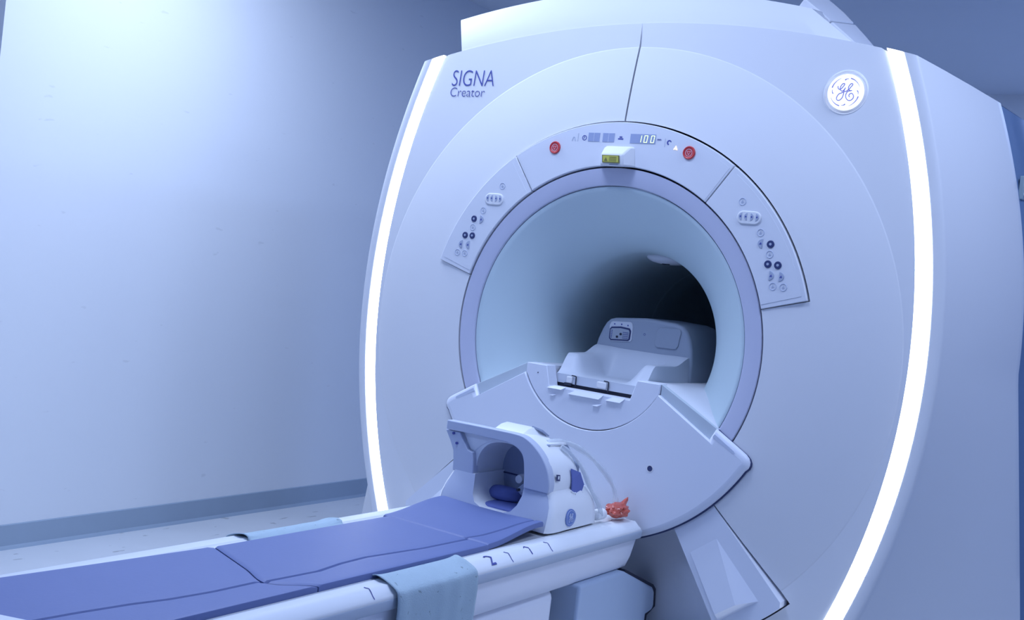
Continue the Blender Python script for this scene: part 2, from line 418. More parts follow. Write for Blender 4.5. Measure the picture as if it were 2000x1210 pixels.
# ---- display panel contents
YP = -.0048
def stop_button(x, z):
    n = 28
    o = lathe_y('stop_button', x, z, [(.0172, -.003), (.0172, -.0075), (.0155, -.0098), (.0125, -.0092), (.0110, -.0078), (0.0001, -.0078)], RED, display, n)
    for R in (.0092,):
        ring_y('button_mark', x, z, R, .0009, -.0084, REDL, o)
    prism('button_mark', [(x-.006, z+.004), (x+.006, z+.004), (x+.001, z-.006), (x-.001, z-.006)], -.0086, -.0076, REDL, o, smooth=0)
    prism('button_mark', [(x-.0036, z+.0025), (x+.0036, z+.0025), (x, z-.004)], -.009, -.0078, RED, o, smooth=0)
    return o
def lathe_y(name, x, z, prof, m, parent, n=28, **k):
    vs = []; P = len(prof); fs = []
    for i in range(n):
        a = 2*math.pi*i/n
        vs += [(x+q*math.cos(a), y, z+q*math.sin(a)) for q, y in prof]
    for i in range(n):
        for j in range(P-1): fs.append((i*P+j, ((i+1) % n)*P+j, ((i+1) % n)*P+j+1, i*P+j+1))
    return raw(name, vs, fs, m, parent, **k)
def ring_y(name, x, z, R, wd, y, m, parent, n=28, t0=0, t1=360):
    return lathe_y(name, x, z, [(R+wd, y+.001), (R+wd, y), (R-wd, y), (R-wd, y+.001)], m, parent, n)
stop_button(-.203, .5055); stop_button(.203, .5055)
for cx, wd in ((-.083, .0355), (-.038, .0355)):
    o = box('display_window', (cx, YP, .538), (wd, .002, .0235), SCR, display, smooth=0)
    box('window_divider', (cx, YP-.0011, .538), (.0008, .0005, .0235), PANEL, o, smooth=0)
win = box('display_window', (.0655, YP, .5375), (.075, .002, .0245), SCR, display, smooth=0)
win['label'] = 'display window with lit digits 100'
def seven(x, z, on, ww=.0088, hh=.0178):
    segs = dict(a=((-1, 1), (1, 1)), b=((1, 1), (1, 0)), c=((1, 0), (1, -1)), d=((-1, -1), (1, -1)), e=((-1, 0), (-1, -1)), f=((-1, 1), (-1, 0)), g=((-1, 0), (1, 0)))
    vs, fs = [], []
    for s in on:
        (a, b), (c, d) = segs[s]
        x0, z0, x1, z1 = x+a*ww/2+b*.001, z+b*hh/2, x+c*ww/2+d*.001, z+d*hh/2
        t = .00075; hor = abs(z1-z0) < 1e-6
        q = [(x0, z0-t), (x1, z0-t), (x1, z0+t), (x0, z0+t)] if hor else [(x0-t, z0), (x0+t, z0), (x1+t, z1), (x1-t, z1)]
        k = len(vs); vs += [(px, YP-.0018, pz) for px, pz in q]+[(px, YP-.0008, pz) for px, pz in q]
        fs += [(k, k+1, k+2, k+3)]+[(k+i, k+(i+1) % 4, k+4+(i+1) % 4, k+4+i) for i in range(4)]
    o = raw('lit_digit', vs, fs, DIGIT, win, smooth=0)
seven(.0565, .537, 'bc'); seven(.0745, .537, 'abcdef'); seven(.0945, .537, 'abcdef')
text_mesh('unit_lettering', 'mm', .011, .004, 0, INK, display, lambda a, b, c: (.108+a, YP-c, .5345+b))
for xx, zz in ((-.133, .536), (.131, .529)):
    box('divider_line', (xx, YP-.0002, zz), (.0008, .0012, .022), GREYB, display, smooth=0)
# printed symbols: lamp post, clock, bed, hand, amber triangle
prism('printed_symbol', [(-.152, .5255), (-.1505, .5255), (-.1475, .5345), (-.1445, .5345), (-.1415, .5255), (-.140, .5255), (-.1435, .537), (-.1485, .537)], YP-.0006, YP+.0004, GREYB, display, smooth=0)
ring_y('printed_symbol', -.113, .5355, .0062, .0009, YP-.0006, INK, display)
prism('printed_symbol', [(-.1138, .540), (-.1122, .540), (-.1122, .5365), (-.1155, .5325), (-.1165, .5335), (-.1138, .5368)], YP-.0006, YP+.0004, INK, display, smooth=0)
box('printed_symbol', (-.001, YP-.0002, .5355), (.0155, .001, .0034), INK, display, smooth=0)
box('printed_symbol', (-.001, YP-.0002, .5405), (.008, .001, .0032), INK, display, smooth=0)
prism('printed_symbol', arc(.143, .530, .0068, 20, 260, 12)+arc(.1435, .530, .0035, 260, 20, 12), YP-.0006, YP+.0004, INK, display, smooth=0)
prism('amber_indicator', [(.1575, .512), (.1615, .5135), (.169, .511), (.1665, .5165), (.1635, .5225), (.161, .5175)], YP-.0012, YP+.0004, AMBER, display, smooth=0)
# laser housing
vs = [(-.054, -.004, .461), (.054, -.004, .461), (.046, -.004, .5165), (-.044, -.004, .5165),
      (-.0335, -.042, .4585), (.0335, -.042, .4585), (.0335, -.046, .489), (-.0335, -.046, .489), (.036, -.018, .512), (-.036, -.018, .512)]
fs = [(4, 5, 6, 7), (7, 6, 8, 9), (9, 8, 2, 3), (0, 1, 5, 4), (0, 4, 7, 9, 3), (1, 2, 8, 6, 5), (0, 3, 2, 1)]
lz = raw('laser_housing', vs, fs, PL, display, bevel=.005, seg=3, bangle=15)
prism('warning_label', [(-.0245, .4655), (.026, .4655), (.0235, .4855), (-.0275, .4855)], -.0476, -.0440, OLIVE, lz, smooth=0)
prism('label_field', [(-.0222, .4675), (.0236, .4675), (.0214, .4838), (-.0248, .4838)], -.0481, -.0470, YEL, lz, smooth=0)
prism('label_print', [(-.0195, .4695), (-.0085, .4695), (-.0145, .4795)], -.0486, -.0478, OLIVE, lz, smooth=0)
for k in range(4): box('label_print', (.0065, -.0483, .4705+k*.0034), (.022, .0006, .0011), OLIVE, lz, smooth=0)
box('housing_slit', (.008, -.0428, .4613), (.026, .002, .002), GREYB, lz, smooth=0)

# ---- lettering and emblem
def on_face(x, z): return fy(math.hypot(x, z))*flat(x)-.0009
text_mesh('model_lettering', 'SIGNA', .153, .0465, -.017, INK, S, lambda a, b, c: (-.620+a+b*.05, on_face(-.620+a, .6840+b)-c, .6840+b))
text_mesh('model_lettering', 'Creator', .124, .0262, -.020, INK, S, lambda a, b, c: (-.6205+a+b*.05, on_face(-.62+a, .6525+b)-c, .6525+b))
EX, EZ, EY = .575, .6705, .0355
lathe_y('emblem_dish', EX, EZ, [(.056, EY+.006), (.0555, EY-.001), (.052, EY-.0035), (.0475, EY+.001), (.044, EY+.003)], PL, S, 48)
em = lathe_y('emblem', EX, EZ, [(.0435, EY+.006), (.0435, EY-.006), (.0415, EY-.0095), (.040, EY-.0095), (.0395, EY-.0082), (.0001, EY-.0082)], EMB, S, 48)
em['label'] = 'backlit round emblem with script monogram'
EP = EY-.0091
def stroke(name, pts, wid, parent, cx, cz, y, m, k=.001, sm=4):
    return tube(name, [(cx+a*k, y, cz+b*k) for a, b in pts], wid, m, parent, sides=6, sm=sm)
G = [(-18.7, 14.3), (-18.5, 10.7), (-16.3, 7.0), (-12.8, 6.4), (-9.4, 8.9), (-5.7, 13.8), (-3.2, 18.0), (-4.1, 20.5), (-7.7, 19.9), (-10.9, 16.2), (-12.9, 10.1), (-12.0, 5.2), (-7.9, 2.2), (-3.4, 5.2), (0, 10.7), (-1.8, 7.1), (-3.4, .3), (-3.3, -4.5), (-5.3, -13.1), (-10.1, -18.9), (-15.5, -19.9), (-18.8, -16.9), (-18.5, -11.4), (-14.4, -4.6), (-8.6, -2.1), (-2.8, 1.0), (2, 1.6), (6.4, 5.3)]
E_ = [(6.4, 5.3), (8.7, 6.7), (12.8, 12.6), (16.2, 16.9), (15.8, 19.9), (12.4, 20.3), (8.7, 16.2), (6.7, 10.8), (8.2, 5.9), (12.2, 3.5), (16.1, 3.9), (12.2, 3.1), (6.3, 1.6), (2.8, -4.5), (2.6, -10.6), (5.6, -16.7), (10.9, -20), (16.9, -19), (21.1, -14.1), (20.9, -8), (17.3, -3.4), (13, -3.5), (10.4, -6.3), (10.5, -9.9), (12.5, -11.7)]
stroke('monogram_letter', G, .0011, em, EX, EZ, EP, VIOLET); stroke('monogram_letter', E_, .0011, em, EX, EZ, EP, VIOLET)
for k in range(4):
    a = math.radians(90*k)
    rot = lambda p: (p[0]*math.cos(a)+p[1]*math.sin(a), -p[0]*math.sin(a)+p[1]*math.cos(a))
    tube('emblem_flourish', [(EX+rot(p)[0]*.001, EP, EZ+rot(p)[1]*.001) for p in ((-3.6, 28.6), (-.5, 31.2), (5.5, 31.8))], [.0016, .0015, .0014, .0012, .001, .0008, .0007, .0006, .0005], VIOLET, em, sides=6, sm=4)
    tube('emblem_flourish', [(EX+rot(p)[0]*.001, EP, EZ+rot(p)[1]*.001) for p in ((10.4, 32.9), (19.5, 29.0), (28.3, 21.1), (33.2, 12.7))], [.0015, .0014, .0013, .0012, .0011, .001, .0009, .0008, .0007, .0006, .0005, .0004, .0004], VIOLET, em, sides=6, sm=4)

# ---- lower front: bridge cover, insert, deck, lower panels
RC = .532
FC = -.018
right = [(.3565, -.2105), (.372, -.1795), (.446, -.2225), (.4575, -.2295), (.465, -.237), (.4690, -.2455), (.4690, -.2545), (.4660, -.2625)] + arc(0, 0, RC, -30.6, -90, 40)
left = [(-x, z) for x, z in right[:-1]][::-1]
uarc = arc(0, -.016, .231, 206.8, 333.2, 40)
cov = prism('bridge_cover', right+left+[(-.206, -.1205)]+uarc[1:-1]+[(.206, -.1205)], FC, .03, COVER, S, smooth=30)
me = cov.data; bw = me.attributes.new('bevel_weight_edge', 'FLOAT', 'EDGE')
for e in me.edges:
    a, b = (me.vertices[i].co for i in e.vertices)
    if abs(a.y-FC) < 1e-4 and abs(b.y-FC) < 1e-4:
        mx, mz = (a.x+b.x)/2, (a.z+b.z)/2; q = math.hypot(mx, mz)
        if q > .52 or (abs(mx) > .36 and mz > -.28): bw.data[e.index].value = 1.0
        else: bw.data[e.index].value = .12
md = cov.modifiers.new('bevel', 'BEVEL'); md.width = .017; md.segments = 5; md.limit_method = 'WEIGHT'
gk = [(x*1.0065, z*1.0065-.0002) for x, z in right[1:]+left[:-1]]
prism('cover_outline', gk+[(-.30, -.30), (.30, -.30)], -.0035, .02, SEAM, cov, smooth=0)  # navy outline strip round the cover seam
cov['label'] = 'pale bridge cover below the bore'
for sd in (1, -1):   # shading of each wing's groove, put into a darker flat inlay
    g = [(.368, -.200), (.373, -.192), (.428, -.2245), (.431, -.229), (.427, -.232)]
    prism('wing_groove_shade', [(sd*x, z) for x, z in g], FC-.0006, FC+.002, GROOVE, cov, smooth=0)
disc_y('plug_hole', .209, -.311, .0075, FC-.0008, FC+.002, NAVY, cov, smooth=0)
ring_y('hole_rim', .209, -.311, .0083, .0009, FC-.0012, PL, cov)
ins = prism('bridge_insert', [(-.2045, -.093), (-.1405, -.093), (-.1255, -.147), (.1235, -.147), (.1395, -.093), (.2045, -.093), (.2045, -.1190)] + arc(0, -.016, .2285, 333.2, 206.8, 40)[1:-1] + [(-.2045, -.1190)], -.012, .034, COVER, S, smooth=30, bevel=.002)
box('opening_shade', (0, .046, -.147), (.262, .012, .017), DARK, ins, smooth=0)  # dark strip standing in for the shade below the carriage
box('insert_screw', (-.166, -.0125, -.117), (.002, .002, .003), DARK, ins, smooth=0)
for x0, x1, z0, d in ((-.060, .046, -.1465, .013), (.056, .110, -.1465, .012), (-.128, -.072, -.1440, .008), (-.118, -.096, -.166, .005), (.018, .044, -.172, .006)):
    raw('insert_ledge', [(x0, -.0205, z0-d), (x1-.010, -.0205, z0-d), (x1, -.0118, z0), (x0+.020, -.0118, z0), (x0, -.0118, z0-d-.002), (x1-.010, -.0118, z0-d-.002), (x1, -.0108, z0), (x0+.020, -.0108, z0)],
        [(0, 1, 2, 3), (4, 7, 6, 5), (0, 4, 5, 1), (1, 5, 6, 2), (2, 6, 7, 3), (3, 7, 4, 0)], COVER, ins, smooth=0)
# bore floor (deck)
def R_of(y):
    if y < .012: return .4075
    return .25+.1575*(1-min((y-.012)/.24, 1))**2
rows = []
for y in [.0, .006, .012, .03, .05, .07, .09, .12, .15, .18, .21, .25, .3, .4, .6, .9, 1.3]:
    rw = []; b = smoothstep(.0, .17, y)
    def zd(x):
        a = abs(x); zf = -.093 if a < .206 else -.093-(a-.206)*.0870/.165
        return -.158 if a < .1455 else zf*(1-b)+(-.1005)*b
    X = .40
    for _ in range(12): X = math.sqrt(max(R_of(y)**2-zd(X)**2, .01))
    X += .002
    for x in [-X+(X-.1458)*k/8 for k in range(9)]+[-.145, 0, .145]+[.1458+(X-.1458)*k/8 for k in range(9)]: rw.append((x, y, zd(x)))
    rows.append(rw)
deck = grid('bore_deck', rows, PANEL, S, smooth=30)
for sd in (1, -1):
    prism('deck_edge_band', [(sd*.206, -.0925), (sd*.372, -.1800), (sd*.356, -.2120), (sd*.206, -.1215)], -.0035, .012, BAND, S, bevel=.0015)
# lower flap panels, pedestal panel
for sd in (1, -1):
    t = (-57.6, -43.95) if sd > 0 else (-136.05, -122.4)
    pts = arc(0, 0, .8225, t[0]+.8, t[1]-.8, 16) + [(.813*math.cos(math.radians(t[1]-.15)), .813*math.sin(math.radians(t[1]-.15)))] + arc(0, 0, .50, t[1], t[0], 10) + [(.813*math.cos(math.radians(t[0]+.15)), .813*math.sin(math.radians(t[0]+.15)))]
    P_ = lambda rad, a: (rad*math.cos(math.radians(a if sd > 0 else -180-a)), rad*math.sin(math.radians(a if sd > 0 else -180-a)))
    q = [P_(.605, -56.0), P_(.605, -48.2), P_(.783, -47.4), P_(.783, -56.2)]
    bm = bmesh.new(); fl = []
    outer = [bm.verts.new((x, .003, z)) for x, z in pts]; inner = [bm.verts.new((x, .003, z)) for x, z in q]
    ed = [bm.edges.new((lp[k], lp[(k+1) % len(lp)])) for lp in (outer, inner) for k in range(len(lp))]
    bmesh.ops.triangle_fill(bm, use_beauty=True, edges=ed, normal=(0, -1, 0))
    dr, dl = [bm.verts.new((x, -.020, z)) for x, z in (P_(.765, -51.0), P_(.765, -55.6))]
    bm.faces.new((inner[0], inner[1], dr, dl)); bm.faces.new((inner[1], inner[2], dr)); bm.faces.new((inner[0], dl, inner[3])); bm.faces.new((inner[3], dl, dr, inner[2]))
    bk = [bm.verts.new((x, .05, z)) for x, z in pts]; n = len(pts)
    for k in range(n): bm.faces.new((outer[k], outer[(k+1) % n], bk[(k+1) % n], bk[k]))
    bmesh.ops.recalc_face_normals(bm, faces=bm.faces)
    me = bpy.data.meshes.new('flap_panel'); bm.to_mesh(me); bm.free()
    fp = finish('flap_panel', me, COVER, S, smooth=0)
sector('pedestal_panel', .44, .86, -122.4, -57.6, .13, .15, COVER, S, n=30, bevel=.004)
lathe('lower_backing', [(.45, .17), (.86, .17)], DARK, S, seg=60, t0=-140, t1=-40)
# latch on the dark blue rear cover
lt = box('latch_plate', (.921, .455, .515), (.012, .034, .060), INNER, S, bevel=.002)
tube('latch_handle', [(.925, .450, .535), (.938, .450, .531), (.938, .450, .503), (.925, .450, .499)], .0035, PL, lt, sm=3)

# ------------------------------------------------------------------ carriage inside the bore
K = empty('coil_carriage', (0, .04, -.1), 'white carriage with connector socket standing in the bore mouth', 'carriage')
K.location = (0, 0, 0)
rows = []
ny, nx = 40, 56
def hf(x, y):
    a = abs(x)
    side = smoothstep(.060, .112, a)*smoothstep(.036, .095, y)
    zz = -.113+.057*side
    back = smoothstep(.19, .28, y)
    return max(zz, zz*(1-back)+(-.03)*back)
outl = lambda y: .1415+.014*smoothstep(.06, .26, y)
for j in range(ny+1):
    y = .037+(.282-.037)*j/ny; X = outl(y); rw = []
    rw.append((-X+.008, y, -.1375)); rw.append((-X, y, -.118))
    for i in range(nx+1):
        x = (-1+2*i/nx)*(X-.006*(1 if i in (0, nx) else 1)); rw.append((x, y, hf(x, y)))
    rw.append((X, y, -.118)); rw.append((X-.008, y, -.1375)); rows.append(rw)
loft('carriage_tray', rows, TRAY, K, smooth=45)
pp = [(-.160, -.110), (-.158, -.05), (-.150, -.012), (-.138, .020), (-.128, .038), (-.116, .049), (-.100, .054), (0, .064), (.095, .060), (.118, .054), (.134, .040), (.146, .018), (.154, -.010), (.159, -.05), (.160, -.110)]
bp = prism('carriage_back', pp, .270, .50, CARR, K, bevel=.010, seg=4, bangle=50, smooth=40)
o = prism('connector_bezel', [(-.114, .030), (-.110, .040), (-.104, .043), (-.046, .047), (-.040, .043), (-.037, .034), (-.036, -.004), (-.040, -.010), (-.104, -.017), (-.110, -.010)], .2675, .272, PANEL, bp, bevel=.0015)
cs = prism('connector_frame', [(-.111, .020), (-.106, .0265), (-.075, .0305), (-.046, .0285), (-.0405, .021), (-.0415, -.004), (-.047, -.0085), (-.104, -.0135), (-.110, -.008)], .2655, .271, NAVY, bp, bevel=.001)
pl = prism('connector_plate', [(-.107, .018), (-.103, .0220), (-.075, .0255), (-.048, .0235), (-.0445, .018), (-.0455, -.003), (-.049, -.005), (-.102, -.0095), (-.106, -.006)], .2645, .270, STEEL, cs, smooth=0)
for x, z in ((-.083, -.0005), (-.072, .0085)): disc_y('connector_pin', x, z, .0034, .2625, .266, DARK, pl, n=12, smooth=0)
for i in range(5):
    for j in range(4): box('connector_pin', (-.064+i*.0038, .2640, -.002+j*.0055), (.0019, .0015, .0022), INK, pl, smooth=0)
for j in range(5): box('connector_pin', (-.102, .2640, -.004+j*.005), (.0035, .0015, .002), INK, pl, smooth=0)
for x, z in ((-.097, .0355), (-.074, .037), (-.053, .036)): disc_y('bezel_mark', x, z, .0022, .2665, .270, INK, bp, n=8, smooth=0)
prism('blank_cover', [(.040, .030), (.043, .038), (.050, .0425), (.108, .0465), (.115, .043), (.117, .035), (.112, -.004), (.106, -.012), (.100, -.0135), (.048, -.0150), (.041, -.011), (.038, -.003)], .2665, .271, CARR, bp, bevel=.0016)
st = []
for i in range(10):
    a = math.radians(90+36*i); q = .0036 if i % 2 == 0 else .0026; st.append((.002+q*math.cos(a), .017+q*math.sin(a)))
tube('star_mark', [(x, .2697, z) for x, z in st+st[:1]], .0004, INK, bp, sides=5, sm=0)
for x in (-.090, .012):
    o = box('latch', (x, .0345, -.126), (.030 if x > 0 else .018, .010, .018), PL, K, bevel=.003)
    tube('latch_gap', [(x+.006, .0325, -.1135), (x+.019, .0325, -.1145), (x+.0205, .0325, -.121), (x+.0205, .0325, -.141)], .0017, DARK, o, sides=6, sm=3)
box('latch_gap', (-.094, .0335, -.139), (.022, .004, .007), DARK, K, smooth=0)

# ------------------------------------------------------------------ patient table
T = empty('patient_table', (0, -1.2, FZ), 'white scanner table docked in front of the bore', 'table')
T.location = (0, 0, 0)
Y0, Y1 = -2.45, -.040
for sd in (1, -1):
    pr = [(.163, -.4490), (.1645, -.4465), (.168, -.4458), (.180, -.4475), (.198, -.4470), (.209, -.4570), (.2155, -.4610), (.218, -.4660)]
    low = [(.2165, -.4860), (.213, -.4885), (.163, -.4885)]
    rl = sweep_y('rail', [(sd*x, z) for x, z in pr+low], Y0, Y1, RAILM, T, smooth=50, bevel=.006, seg=3, bangle=70)
    sweep_y('rail_lip', [(sd*x, z) for x, z in [(.2178, -.4672), (.2190, -.4685), (.2180, -.4855), (.2140, -.4890), (.206, -.4890), (.206, -.4672)]], Y0+.002, Y1+.0012, RAILD, rl, smooth=50)
    sk = [(.207, -.4880), (.2065, -.500), (.203, -.535), (.196, -.560), (.188, -.567), (.12, -.572), (.12, -.4880)]
    lo = loft('skirt', [[(sd*x, Y1-.003-(.0 if z > -.49 else .030*(-.4815-z)/.1), z) for x, z in sk], [(sd*x, Y0, z) for x, z in sk]], COVER, T, smooth=50)
    def rz(x):
        for (a, za), (b, zb) in zip(pr, pr[1:]):
            if a <= x <= b: return za+(zb-za)*(x-a)/(b-a)
        return pr[-1][1]
    if sd < 0: continue
    for yy in (-.470, -.629, -1.075, -1.45, -1.8):
        tube('rail_tick', [(x, yy-.003*max(0, (x-.205)/.012), rz(x)+.0008) for x in (.186, .192, .198, .204, .209, .2125, .2155)], .0008, INK, rl, sides=5, sm=2)
    tube('rail_number', [(x, yy, rz(x)+.0008) for x, yy in ((.191, -.558), (.187, -.552), (.1845, -.5485), (.190, -.5485), (.197, -.5485), (.204, -.5485), (.210, -.5485))], .0011, INK, rl, sides=6, sm=2)
    text_mesh('rail_number', '2', .018, .028, 0, INK, rl, lambda a, b, c: (.2115-b, -.700+a-.006, rz(.2115-b)+c+.0012))
box('table_end', (0, Y1-.035, -.4675), (.34, .068, .040), RAILM, T, bevel=.008, seg=4)
cr_ = [(-.162, -.470), (-.162, -.4480), (-.1605, -.4462), (-.158, -.4475), (-.156, -.4485), (.156, -.4485), (.158, -.4475), (.1605, -.4462), (.162, -.4480), (.162, -.470)]
sweep_y('cradle', cr_, Y0, Y1-.06, RAILM, T, smooth=40)
box('pedestal', (0, -1.25, (-.572+FZ)/2), (.27, 1.55, -FZ-.572), COVER, T, bevel=.03, seg=4)
box('pedestal_fairing', (0, -1.07, -.68), (.375, 1.36, .225), COVER, T, bevel=.02, seg=3)
BX = .212
prism_pts = [(-.32, -.566), (-.10, -.566), (-.085, -.570), (.085, -.637), (.098, -.650), (.105, -.690), (.095, -.702), (.060, -.707), (.056, FZ), (-.32, FZ)]
BRK = mat('bracket_shaded', (.44, .54, .70), .5, noise=.04)  # shade on the bracket side put into its colour
for sd in (1, -1):
    vs = [(sd*BX, y, z) for y, z in prism_pts]+[(sd*.13, y, z) for y, z in prism_pts]; n = len(prism_pts)
    raw('dock_bracket', vs, [tuple(range(n)), tuple(range(2*n-1, n-1, -1))]+[(i, (i+1) % n, n+(i+1) % n, n+i) for i in range(n)], BRK, T, bevel=.012, seg=4)
    e = [(-.085, -.564), (.092, -.632), (.112, -.648), (.120, -.696), (.075, -.712), (.070, -.99), (.055, -.99), (.058, -.707), (.093, -.702), (.103, -.690), (.096, -.652), (.083, -.639), (-.085, -.572)]
    n = len(e); vs = [(sd*(BX-.004), y, z) for y, z in e]+[(sd*.13, y, z) for y, z in e]
    raw('bracket_shadow', vs, [tuple(range(n)), tuple(range(2*n-1, n-1, -1))]+[(i, (i+1) % n, n+(i+1) % n, n+i) for i in range(n)], DARK, T, smooth=0)  # dark strip painted in for the shadow gap along the bracket

# ------------------------------------------------------------------ pads on the table
def pad(name, label, ya, yb, crease, zfun, cutA=None, cutB=None, group='blue table pads', x0=-.121, x1=.160, n=90, th=.0128, x0f=None):
    """ya < yb; crease(y) -> x of the pressed fold line; cutA/cutB shift the ends as a function of x"""
    rings = []
    for i in range(n+1):
        s = i/n
        xc = None; row = []
        us = [0, .01, .03, .06, .12, .2, .3, .4, .5, .6, .7, .76]
        ym = ya+(yb-ya)*s
        c = crease(ym)
        if x0f: x0 = x0f(ym)
        xs = [x0, x0+.001, x0+.004, x0+.009, x0+.02] + [x0+.02+(c-.012-x0-.02)*k/16 for k in range(1, 17)] + [c-.0042, c-.0018, c, c+.0018, c+.0042] + [c+.010+(x1-.02-c-.010)*k/6 for k in range(0, 7)] + [x1-.009, x1-.004, x1-.001, x1]
        edge = [-.0026, -.0010, -.0003, 0] + [0]*(len(xs)-8) + [0, -.0003, -.0010, -.0026]
        groove = [0]*21+[-.0006, -.0034, -.0075, -.0034, -.0006]+[0]*11
        top = []
        for x, e, g in zip(xs, edge, groove):
            a = ya+(cutA(x) if cutA else 0); b = yb+(cutB(x) if cutB else 0); y = a+(b-a)*s
            ed = min(y-a, b-y); e2 = -.0028*(1-min(ed/.006, 1))**2
            top.append((x, y, zfun(x, y)+e+g+e2))
        bot = [(x, y, zfun(x, y)-th) for x, y, z in top[::-1]]
        rings.append(top+bot)
    return tag(loft(name, rings, PAD, None, smooth=40), label, 'pad', group)
zf = lambda x, y: -.4335
def lerp_fun(tab):
    def fn(y):
        if y <= tab[0][0]: return tab[0][1]
        for (a, va), (b, vb) in zip(tab, tab[1:]):
            if y <= b: return va+(vb-va)*(y-a)/(b-a)
        return tab[-1][1]
    return fn
cut0 = lerp_fun([(-.16, -.020), (-.124, -.033), (.030, -.086), (.062, -.103), (.080, -.110), (.094, -.111), (.112, -.102), (.130, -.083), (.160, -.040)])
cut = lambda x: (cut0(x-.012)+cut0(x)+cut0(x+.012))/3
crA = lerp_fun([(-1.75, .038), (-1.65, .046), (-1.50, .056), (-1.40, .067), (-1.33, .080), (-1.24, .088)])
crB = lerp_fun([(-1.24, .088), (-1.18, .090), (-1.02, .100), (-.96, .088), (-.90, .084), (-.80, .098), (-.775, .102), (-.66, .106)])
crC = lerp_fun([(-.66, .092), (-.60, .108), (-.53, .121), (-.45, .13)])
pad('table_pad', 'long blue vinyl table pad at the foot end, left in the picture', -2.40, -1.122, crA, zf, cutB=cut, x0f=lerp_fun([(-2.4, -.158), (-1.56, -.153), (-1.385, -.140), (-1.15, -.124)]))
pad('table_pad', 'middle blue vinyl table pad lying over the grey cloth', -1.1185, -.648, crB, zf, cutA=cut)
def zc(x, y):
    b = smoothstep(-.645, -.44, y); a = abs(x-.003)/.16
    return -.4335+b*(.013+.011*a**2)
pad('table_pad', 'blue vinyl neck pad curving up against the head coil', -.646, -.425, crC, zc, th=.0128, n=50, x0=-.137, x1=.156, cutB=lambda x: .022*(1-(abs(x)/.16)**2)-.004)

# grey cloth laid across the table under the middle pad
prof = [(-.229, -.560), (-.2275, -.51), (-.225, -.475), (-.2195, -.4580), (-.208, -.4510), (-.190, -.4448), (-.170, -.4415), (-.158, -.4440), (-.150, -.4472), (-.14, -.4475), (0, -.4475), (.14, -.4475), (.150, -.4472), (.158, -.4440), (.168, -.4405), (.185, -.4430), (.203, -.4490), (.2175, -.4560), (.2235, -.4650), (.2265, -.49), (.2255, -.53), (.223, -.60), (.221, -.70)]
rows = []
for j in range(41):
    s = j/40; rw = []
    for i, (x, z) in enumerate(smoothpts([(a, 0, b) for a, b in prof], 4)[::1] and [(v.x, v.z) for v in smoothpts([(a, 0, b) for a, b in prof], 4)]):
        y = -1.030+.262*s+.006*math.sin(x*9)*(1-2*s)
        out = 0 if abs(x) < .18 else (.0025*math.sin(11*s+x*3)+.0015*math.sin(27*s))*smoothstep(.18, .225, abs(x))
        lift = (.004*(abs(2*s-1)**8))*(1 if abs(x) > .158 else 0)
        rw.append((x+math.copysign(max(out, 0), x), y, z+lift))
    rows.append(rw)
tag(grid('cloth_sheet', rows, CLOTH, None, smooth=60, solid=.0016, soff=0), 'grey speckled cloth hanging over the table rail', 'cloth')

# pale plate in the lower left corner of the picture
zprism_o = zprism('leg_support', [(.105, -1.650), (-.05, -1.712), (-.10, -1.76), (-.11, -2.0), (.11, -2.0), (.125, -1.70)], -.4325, -.420, RAILM, None, bevel=.005, seg=3)
tag(zprism_o, 'pale plastic plate on the foot-end pad in the lower left corner', 'plate')

# ------------------------------------------------------------------ head coil
H = empty('head_coil', (0, -.3, -.45), 'white open-fronted head coil standing on the table end', 'head coil')
H.location = (0, 0, 0)
def ring_xz(pts, y, sx=1, sz=1, cz=-.45): return [(x*sx, y, cz+(z-cz)*sz) for x, z in pts]
# lower trough
base_o = [(-.076, -.3560), (-.1405, -.3560), (-.150, -.372), (-.158, -.390), (-.1625, -.412), (-.1635, -.4470), (.1635, -.4470), (.1625, -.412), (.158, -.390), (.150, -.372), (.1405, -.3560), (.076, -.3560), (.074, -.380), (.068, -.402), (.056, -.418), (.03, -.427), (-.03, -.427), (-.056, -.418), (-.068, -.402), (-.074, -.380)]
def base_ring(y, flare, wid=1, top=1):
    o = []
    for i, (x, z) in enumerate(base_o):
        low = smoothstep(-.36, -.45, z); yy = y-flare*low
        o.append((x*wid, yy, -.4470+(z+.4525)*top))
    return o
loft('lower_shell', [base_ring(-.394, .026, .945), base_ring(-.389, .023, .985), base_ring(-.380, .015, 1.008), base_ring(-.365, .006, 1.012), base_ring(-.33, 0, 1.0), base_ring(-.25, 0, .995), base_ring(-.215, 0, .985, .98), base_ring(-.192, 0, .97, .85), base_ring(-.182, 0, .95, .55), base_ring(-.178, 0, .93, .50)], SHELL, H, smooth=45)
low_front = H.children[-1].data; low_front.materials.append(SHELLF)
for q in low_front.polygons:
    if q.normal.y < -.80: q.material_index = 1  # front faces take the shaded copy of the coil plastic
